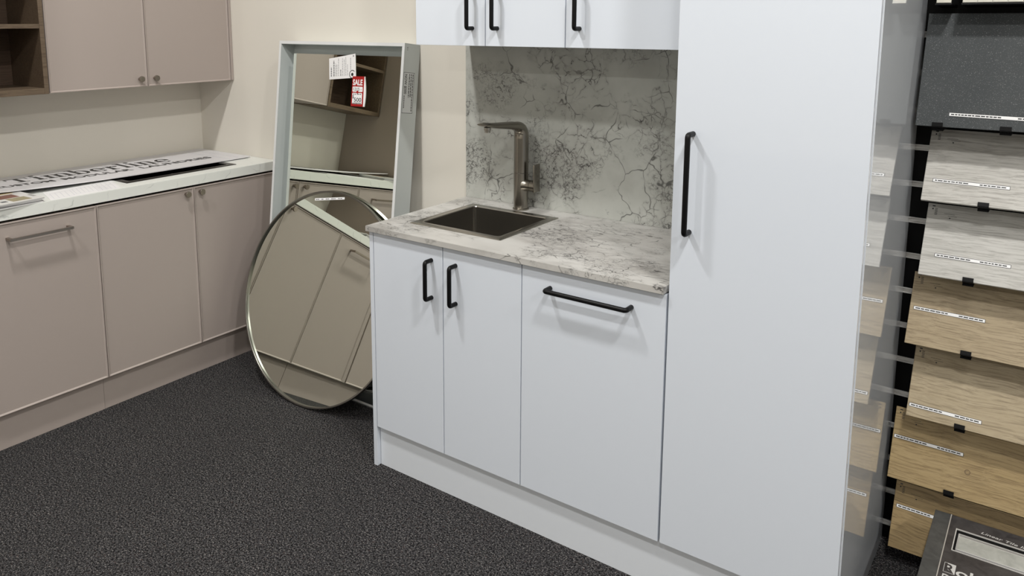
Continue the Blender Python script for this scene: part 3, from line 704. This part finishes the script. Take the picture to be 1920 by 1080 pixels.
for k in range(n):
    a, c_ = vs[k], vs[(k + 1) % n]
    for i in range(len(prof)):
        j = (i + 1) % len(prof); bm.faces.new((a[i], c_[i], c_[j], a[j]))
obj('rim', bm, mat('rim_metal', (0.34, 0.335, 0.31), 0.28, 1.0), rmr, True)
bm = NB(); quadloops(bm, [[RM @ V(((RR - 0.0070) * math.cos(2 * math.pi * k / n), (RR - 0.0070) * math.sin(2 * math.pi * k / n), z)) for k in range(n)] for z in (0.0, 0.0042)])
obj('mirror_glass', bm, M['mirror'], rmr)
bm = NB(); quadloops(bm, [[RM @ V(((RR - 0.0155) * math.cos(2 * math.pi * k / n), (RR - 0.0155) * math.sin(2 * math.pi * k / n), z)) for k in range(n)] for z in (0.0044, 0.0054)])
obj('backing_board', bm, M['paper'], rmr)
sa, sb = V((-0.1275, 0.4010)), V((0.0472, 0.4285)); dl = (sb - sa)
SRM = RM @ basis(V((sa.x, sa.y, -0.0003)), V((dl.x, dl.y, 0)).normalized(), V((-dl.y, dl.x, 0)).normalized(), V((0, 0, 1)))
bm = NB(); lbox(bm, SRM, 0, dl.length, 0, 0.0105, -0.0002, 0.0002); s_ = obj('label_strip', bm, M['label'], rmr)
bm = NB(); x = 0.006
while x < dl.length - 0.02:
    l = random.uniform(0.004, 0.012); lbox(bm, SRM, x, x + l, 0.003, 0.0068, -0.0004, -0.0002); x += l + random.choice((0.002, 0.002, 0.014))
obj('lettering', bm, M['greyink'], s_)

# ------------------------------------------------------------------ tile display wall on the right
YS = 0.078
sw = thing('slatwall', 'black slatwall with aluminium rails behind the tile samples', 'display', (2.4, YS, 0))
zr = [1.237 - 0.1077 * k for k in range(-6, 12)]
edges = sorted(zr)
prev = 0.0
for z in edges + [2.45]:
    bm = NB(); top = z - 0.0085 if z < 2.4 else 2.45
    box(bm, 1.546, 3.6, YS, YS + 0.03, prev, top); bevel(bm, 0.001, 1); obj('slat', bm, M['blackplastic'], sw)
    if z < 2.4:
        bm = NB(); box(bm, 1.546, 3.6, YS + 0.012, YS + 0.03, top + 0.0002, z + 0.0083)
        box(bm, 1.546, 3.6, YS - 0.0015, YS + 0.0118, top + 0.0002, top + 0.0024); box(bm, 1.546, 3.6, YS - 0.0015, YS + 0.0118, z + 0.0059, z + 0.0083)
        obj('rail', bm, M['alu'], sw)
    prev = z + 0.0085
BOARDS = [
 ((1.5727, 0.0216, 1.6172), (1.5727, -0.0600, 1.3177), 0.60, 'slate', 'dark speckled granite-look tile sample, topmost large one on the rack', 'RW', (0.0515, 0.205, 0.50)),
 ((1.600, 0.0593, 1.2952), (1.600, -0.0484, 1.1107), 0.48, 'wood_grey', 'pale grey wood-look sample directly under the dark tile', '', (0.145, 0.42)),
 ((1.610, 0.0413, 1.0845), (1.610, -0.0567, 0.9018), 0.48, 'wood_grey_light', 'pale grey wood-look sample, second row under the dark tile', '', (0.118, 0.40)),
 ((1.5915, 0.0407, 0.8782), (1.5915, -0.0545, 0.6945), 0.48, 'wood_oak', 'oak wood-look sample just below the two grey samples', '', (0.148, 0.42)),
 ((1.611, 0.0365, 0.6591), (1.611, -0.0570, 0.4810), 0.48, 'wood_oak_pale', 'pale oak wood-look sample with flowing grain, second oak from the top', '', (0.131, 0.42)),
 ((1.576, 0.0272, 0.4610), (1.576, -0.0441, 0.2707), 0.50, 'wood_honey', 'honey oak wood-look sample with a small knot, second from the bottom', '', (0.155, 0.42)),
 ((1.594, 0.0193, 0.2326), (1.594, -0.0518, 0.0571), 0.48, 'wood_honey_dark', 'honey wood-look sample at the bottom, partly behind the dark display board', '', (0.20, 0.42)),
]
STK = [(0.079, 0.31, 0.2755), (0.0233, 0.1996, 0.1535), (0.0347, 0.2096, 0.1475), (0.0107, 0.1827, 0.1042), (0.0062, 0.1809, 0.1702), (0.0044, 0.1788, 0.0842), (0.0088, 0.18, 0.0702)]
M['knotw'] = mat('wood_knot', (0.12, 0.075, 0.04), 0.5)
for i, (tl, bl, wd, mt, lab, _, tabs) in enumerate(BOARDS):
    tl, bl = V(tl), V(bl); dn = (bl - tl).normalized(); Lh = (bl - tl).length
    nn = V((1, 0, 0)).cross(dn)
    if nn.y > 0: nn = -nn
    BM = basis(tl, V((1, 0, 0)), dn, nn)
    bo = thing('tile_sample', lab, 'tile sample', tuple(bl), 'tile samples on the slatwall')
    bm = NB(); lbox(bm, BM, 0, wd, 0, Lh, -0.009, 0.0); bevel(bm, 0.0008, 1); obj('tile', bm, M[mt], bo)
    x0, x1, yc = STK[i]
    LM = BM @ Matrix.Rotation(math.radians(0.6), 4, 'Z')
    hh = 0.0042
    bm = NB(); lbox(bm, LM, x0, x1, yc - hh, yc + hh, 0.0001, 0.0005); ls = obj('label_strip', bm, M['label'], bo)
    bm = NB()
    for q in ((x0 - 0.0008, x1 + 0.0008, yc - hh - 0.0011, yc - hh), (x0 - 0.0008, x1 + 0.0008, yc + hh, yc + hh + 0.0011), (x0 - 0.0011, x0, yc - hh, yc + hh), (x1, x1 + 0.0011, yc - hh, yc + hh)): lbox(bm, LM, q[0], q[1], q[2], q[3], 0.0001, 0.0006)
    x = x0 + 0.004
    while x < x1 - 0.012:
        l = random.uniform(0.005, 0.012)
        if not (x0 + (x1 - x0) * 0.47 < x < x0 + (x1 - x0) * 0.60): lbox(bm, LM, x, x + l, yc - 0.0015, yc + 0.0016, 0.0005, 0.0006)
        x += l + 0.0018
    obj('lettering', bm, M['ink'], ls)
    if i > 0:
        bm = NB()
        lbox(bm, BM, 0.010, 0.017, 0.005, 0.008, 0.0001, 0.0003); lbox(bm, BM, 0.010, 0.0135, 0.013, 0.017, 0.0001, 0.0003)
        for k in range(5): lbox(bm, BM, 0.017, 0.0235, 0.0130 + k * 0.0042, 0.0146 + k * 0.0042, 0.0001, 0.0003)
        for k in range(2): lbox(bm, BM, 0.040 + 0.010 * k, 0.066 + 0.006 * k, 0.0260 + k * 0.006, 0.0268 + k * 0.006, 0.0001, 0.0003)
        lbox(bm, BM, 0.0535, 0.057, 0.0365, 0.0395, 0.0001, 0.0003)
        obj('small_print', bm, M['ink'], bo)
    if mt == 'wood_honey':
        bm = NB(); ring(bm, BM, 0.193, 0.130, 0.0072, 0.0016, 0.0002); ring(bm, BM, 0.193, 0.130, 0.0045, 0.0008, 0.0002, 0, 300); obj('knot', bm, M['knotw'], bo)
    for dx in tabs:
        bm = NB(); xa, xb = dx - 0.0128, dx + 0.0128
        lbox(bm, BM, xa, xb, Lh + 0.0010, Lh + 0.0034, -0.0125, 0.0034)
        lbox(bm, BM, xa, xb, Lh - 0.0095, Lh + 0.0034, 0.0009, 0.0034)
        pB = BM @ V((0, Lh + 0.0030, -0.0120)); box(bm, tl.x + xa, tl.x + xb, pB.y + 0.0005, YS - 0.002, pB.z - 0.008, pB.z - 0.0022)
        obj('bracket', bm, M['blackplastic'], sw)
for x0, x1, lab in ((1.5960, 1.6300, 'narrow pale mosaic tile sample at the very top of the rack'), (1.6555, 2.05, 'wide pale mosaic tile sample at the very top of the rack')):
    tl, bl = V((x0, 0.045, 1.93)), V((x0, -0.055, 1.6455)); dn = (bl - tl).normalized(); nn = V((1, 0, 0)).cross(dn)
    if nn.y > 0: nn = -nn
    BM = basis(tl, V((1, 0, 0)), dn, nn); Lh = (bl - tl).length
    t = thing('mosaic_sample', lab, 'tile sample', tuple(bl), 'mosaic samples on the slatwall')
    bm = NB(); lbox(bm, BM, 0, x1 - x0, 0, Lh, -0.006, -0.002); obj('mesh_backing', bm, mat('grout', (0.42, 0.41, 0.36), 0.8), t)
    nx = max(1, round((x1 - x0) / 0.034)); ny = 9; cw, ch = (x1 - x0) / nx, Lh / ny; first = None
    for a in range(nx):
        for c_ in range(ny):
            if first is None:
                bm = NB(); lbox(bm, BM, 0.0008, cw - 0.0008, 0.0008, ch - 0.0008, -0.0019, 0.0); first = obj('mosaic_chip', bm, M['mosaic'], t)
            else:
                o = first.copy(); COL.objects.link(o); o.location = BM.to_3x3() @ V((a * cw, c_ * ch, 0))
    bm = NB(); xa = x0 - 0.002; pB = bl + dn * 0.0015
    q = [pB - nn * 0.008, pB + nn * 0.001, pB + nn * 0.001 + dn * 0.004, V((0, YS - 0.0002, pB.z - 0.010)), V((0, YS - 0.0002, pB.z - 0.003))]
    quadloops(bm, [[V((xa, p.y, p.z)) for p in q], [V((x1 + 0.002, p.y, p.z)) for p in q]]); obj('bracket', bm, M['blackplastic'], sw)

# ------------------------------------------------------------------ linear tile insert display board
SP, SQ = V((1.7057, -0.0600, 0.2215)), V((1.7057, -0.3878, 0.2109))
sd = (SQ - SP).normalized(); sn = V((1, 0, 0)).cross(sd)
if sn.z < 0: sn = -sn
DM = basis(SP, V((1, 0, 0)), sd, sn)    # local x right, y toward the viewer, z up
dbw, dbl = 0.42, 0.46
bm = NB(); vs = box(bm, 1.735, 2.10, -0.50, -0.075, 0.0, 0.19)
for v in vs:
    if v.co.z > 0.1: v.co.z = SP.z + (v.co.y - SP.y) * sd.z / sd.y - 0.0175
bevel(bm, 0.002, 2)
tag(obj('display_plinth', bm, M['blackplastic']), 'low black plinth carrying the dark display board at lower right', 'plinth')
t = thing('display_board', 'dark slate display board with a linear drain insert at lower right', 'display board', tuple(SP))
bm = NB(); lbox(bm, DM, 0, 0.0376, 0, dbl, -0.016, 0); bevel(bm, 0.0006, 1); obj('edge_tile', bm, M['slate_strip'], t)
bm = NB(); lbox(bm, DM, 0.0376 + 0.0002, 0.0402, 0.0, dbl, -0.016, 0.0012); obj('trim_strip', bm, mat('trim_pale', (0.45, 0.42, 0.38), 0.35), t)
dx0, dx1, dy0, dy1 = 0.056, 0.356, 0.0610, 0.1690
bm = NB()
for q in ((0.0404, dbw, 0.0, dy0), (0.0404, dbw, dy1, dbl), (0.0404, dx0, dy0, dy1), (dx1, dbw, dy0, dy1)): lbox(bm, DM, q[0], q[1], q[2], q[3], -0.016, 0)
lbox(bm, DM, 0.0404, dbw, 0.0, dbl, -0.0165, -0.0158)
obj('slate_panel', bm, M['slate_board'], t)
def frame4(bm, x0, x1, y0, y1, w_, z0, z1):
    for q in ((x0, x1, y0, y0 + w_), (x0, x1, y1 - w_, y1), (x0, x0 + w_, y0 + w_, y1 - w_), (x1 - w_, x1, y0 + w_, y1 - w_)): lbox(bm, DM, q[0], q[1], q[2], q[3], z0, z1)
bm = NB(); frame4(bm, dx0 + 0.0003, dx1 - 0.0003, dy0 + 0.0003, dy1 - 0.0003, 0.0024, -0.0018, 0.0012); obj('drain_frame', bm, M['alu'], t)
bm = NB(); lbox(bm, DM, dx0 + 0.003, dx1 - 0.003, dy0 + 0.003, dy1 - 0.003, -0.0155, -0.0125); frame4(bm, dx0 + 0.0003, dx1 - 0.0003, dy0 + 0.0003, dy1 - 0.0003, 0.0026, -0.0155, -0.0019); obj('drain_channel', bm, M['dark'], t)
bm = NB(); lbox(bm, DM, dx0 + 0.0085, dx1 - 0.0085, 0.0800, 0.1565, -0.0085, -0.0075); frame4(bm, dx0 + 0.0085, dx1 - 0.0085, 0.0800, 0.1565, 0.0012, -0.0074, -0.0004)
frame4(bm, dx0 + 0.0110, dx1 - 0.0110, 0.0930, 0.1560, 0.0012, -0.0074, 0.0004)
obj('insert_tray', bm, M['alu'], t)
bm = NB(); lbox(bm, DM, dx0 + 0.0125, dx1 - 0.0125, 0.0945, 0.1545, -0.0073, -0.0003); obj('stone_insert', bm, M['stone_insert'], t)
bm = NB(); lbox(bm, DM, dx0 + 0.0125, dx1 - 0.0125, 0.0815, 0.0925, -0.0073, -0.0016); obj('tray_edge', bm, mat('tray_grey', (0.30, 0.295, 0.28), 0.4), t)
FL = DM @ Matrix.Scale(-1, 4, (0, 1, 0))   # text basis: y away from the viewer
bm = NB()
M2 = FL @ Matrix.Translation((0, -0.0385, 0.0002)) @ Matrix.Rotation(math.radians(-4.5), 4, 'Z')
fit_text(bm, 'Linear Tile Insert', M2, 0.1127, 0.2480, 0.0150, extrude=0.0001, shear=0.25, bold=0.0001)
obj('lettering', bm, M['silver'], t); bm = NB()
for x0, x1, y0, y1 in ((0.0490, 0.0744, 0.2292, 0.2304), (0.0490, 0.0744, 0.2696, 0.2708), (0.0490, 0.0500, 0.2292, 0.2708)): lbox(bm, DM, x0, x1, y0, y1, 0.0002, 0.0004)
fit_text(bm, 'ob', FL @ Matrix.Translation((0, -0.2705, 0.0003)), 0.0762, 0.1290, 0.046, extrude=0.0001, bold=0.0008)
fit_text(bm, 'D', FL @ Matrix.Translation((0, -0.3140, 0.0003)), 0.0495, 0.0680, 0.050, extrude=0.0001)
# white right part of the R block
bm.faces.new([bm.verts.new(DM @ V((x, y, 0.0003))) for x, y in ((0.0560, 0.2304), (0.0744, 0.2304), (0.0744, 0.2696), (0.0690, 0.2696), (0.0560, 0.2540))])
obj('logo_block', bm, M['silver'], t)
bm = NB(); fit_text(bm, 'R', FL @ Matrix.Translation((0, -0.2690, 0.0006)), 0.0512, 0.0725, 0.0500, extrude=0.0001, bold=0.0009); obj('letter_block', bm, M['slate_board'], t)
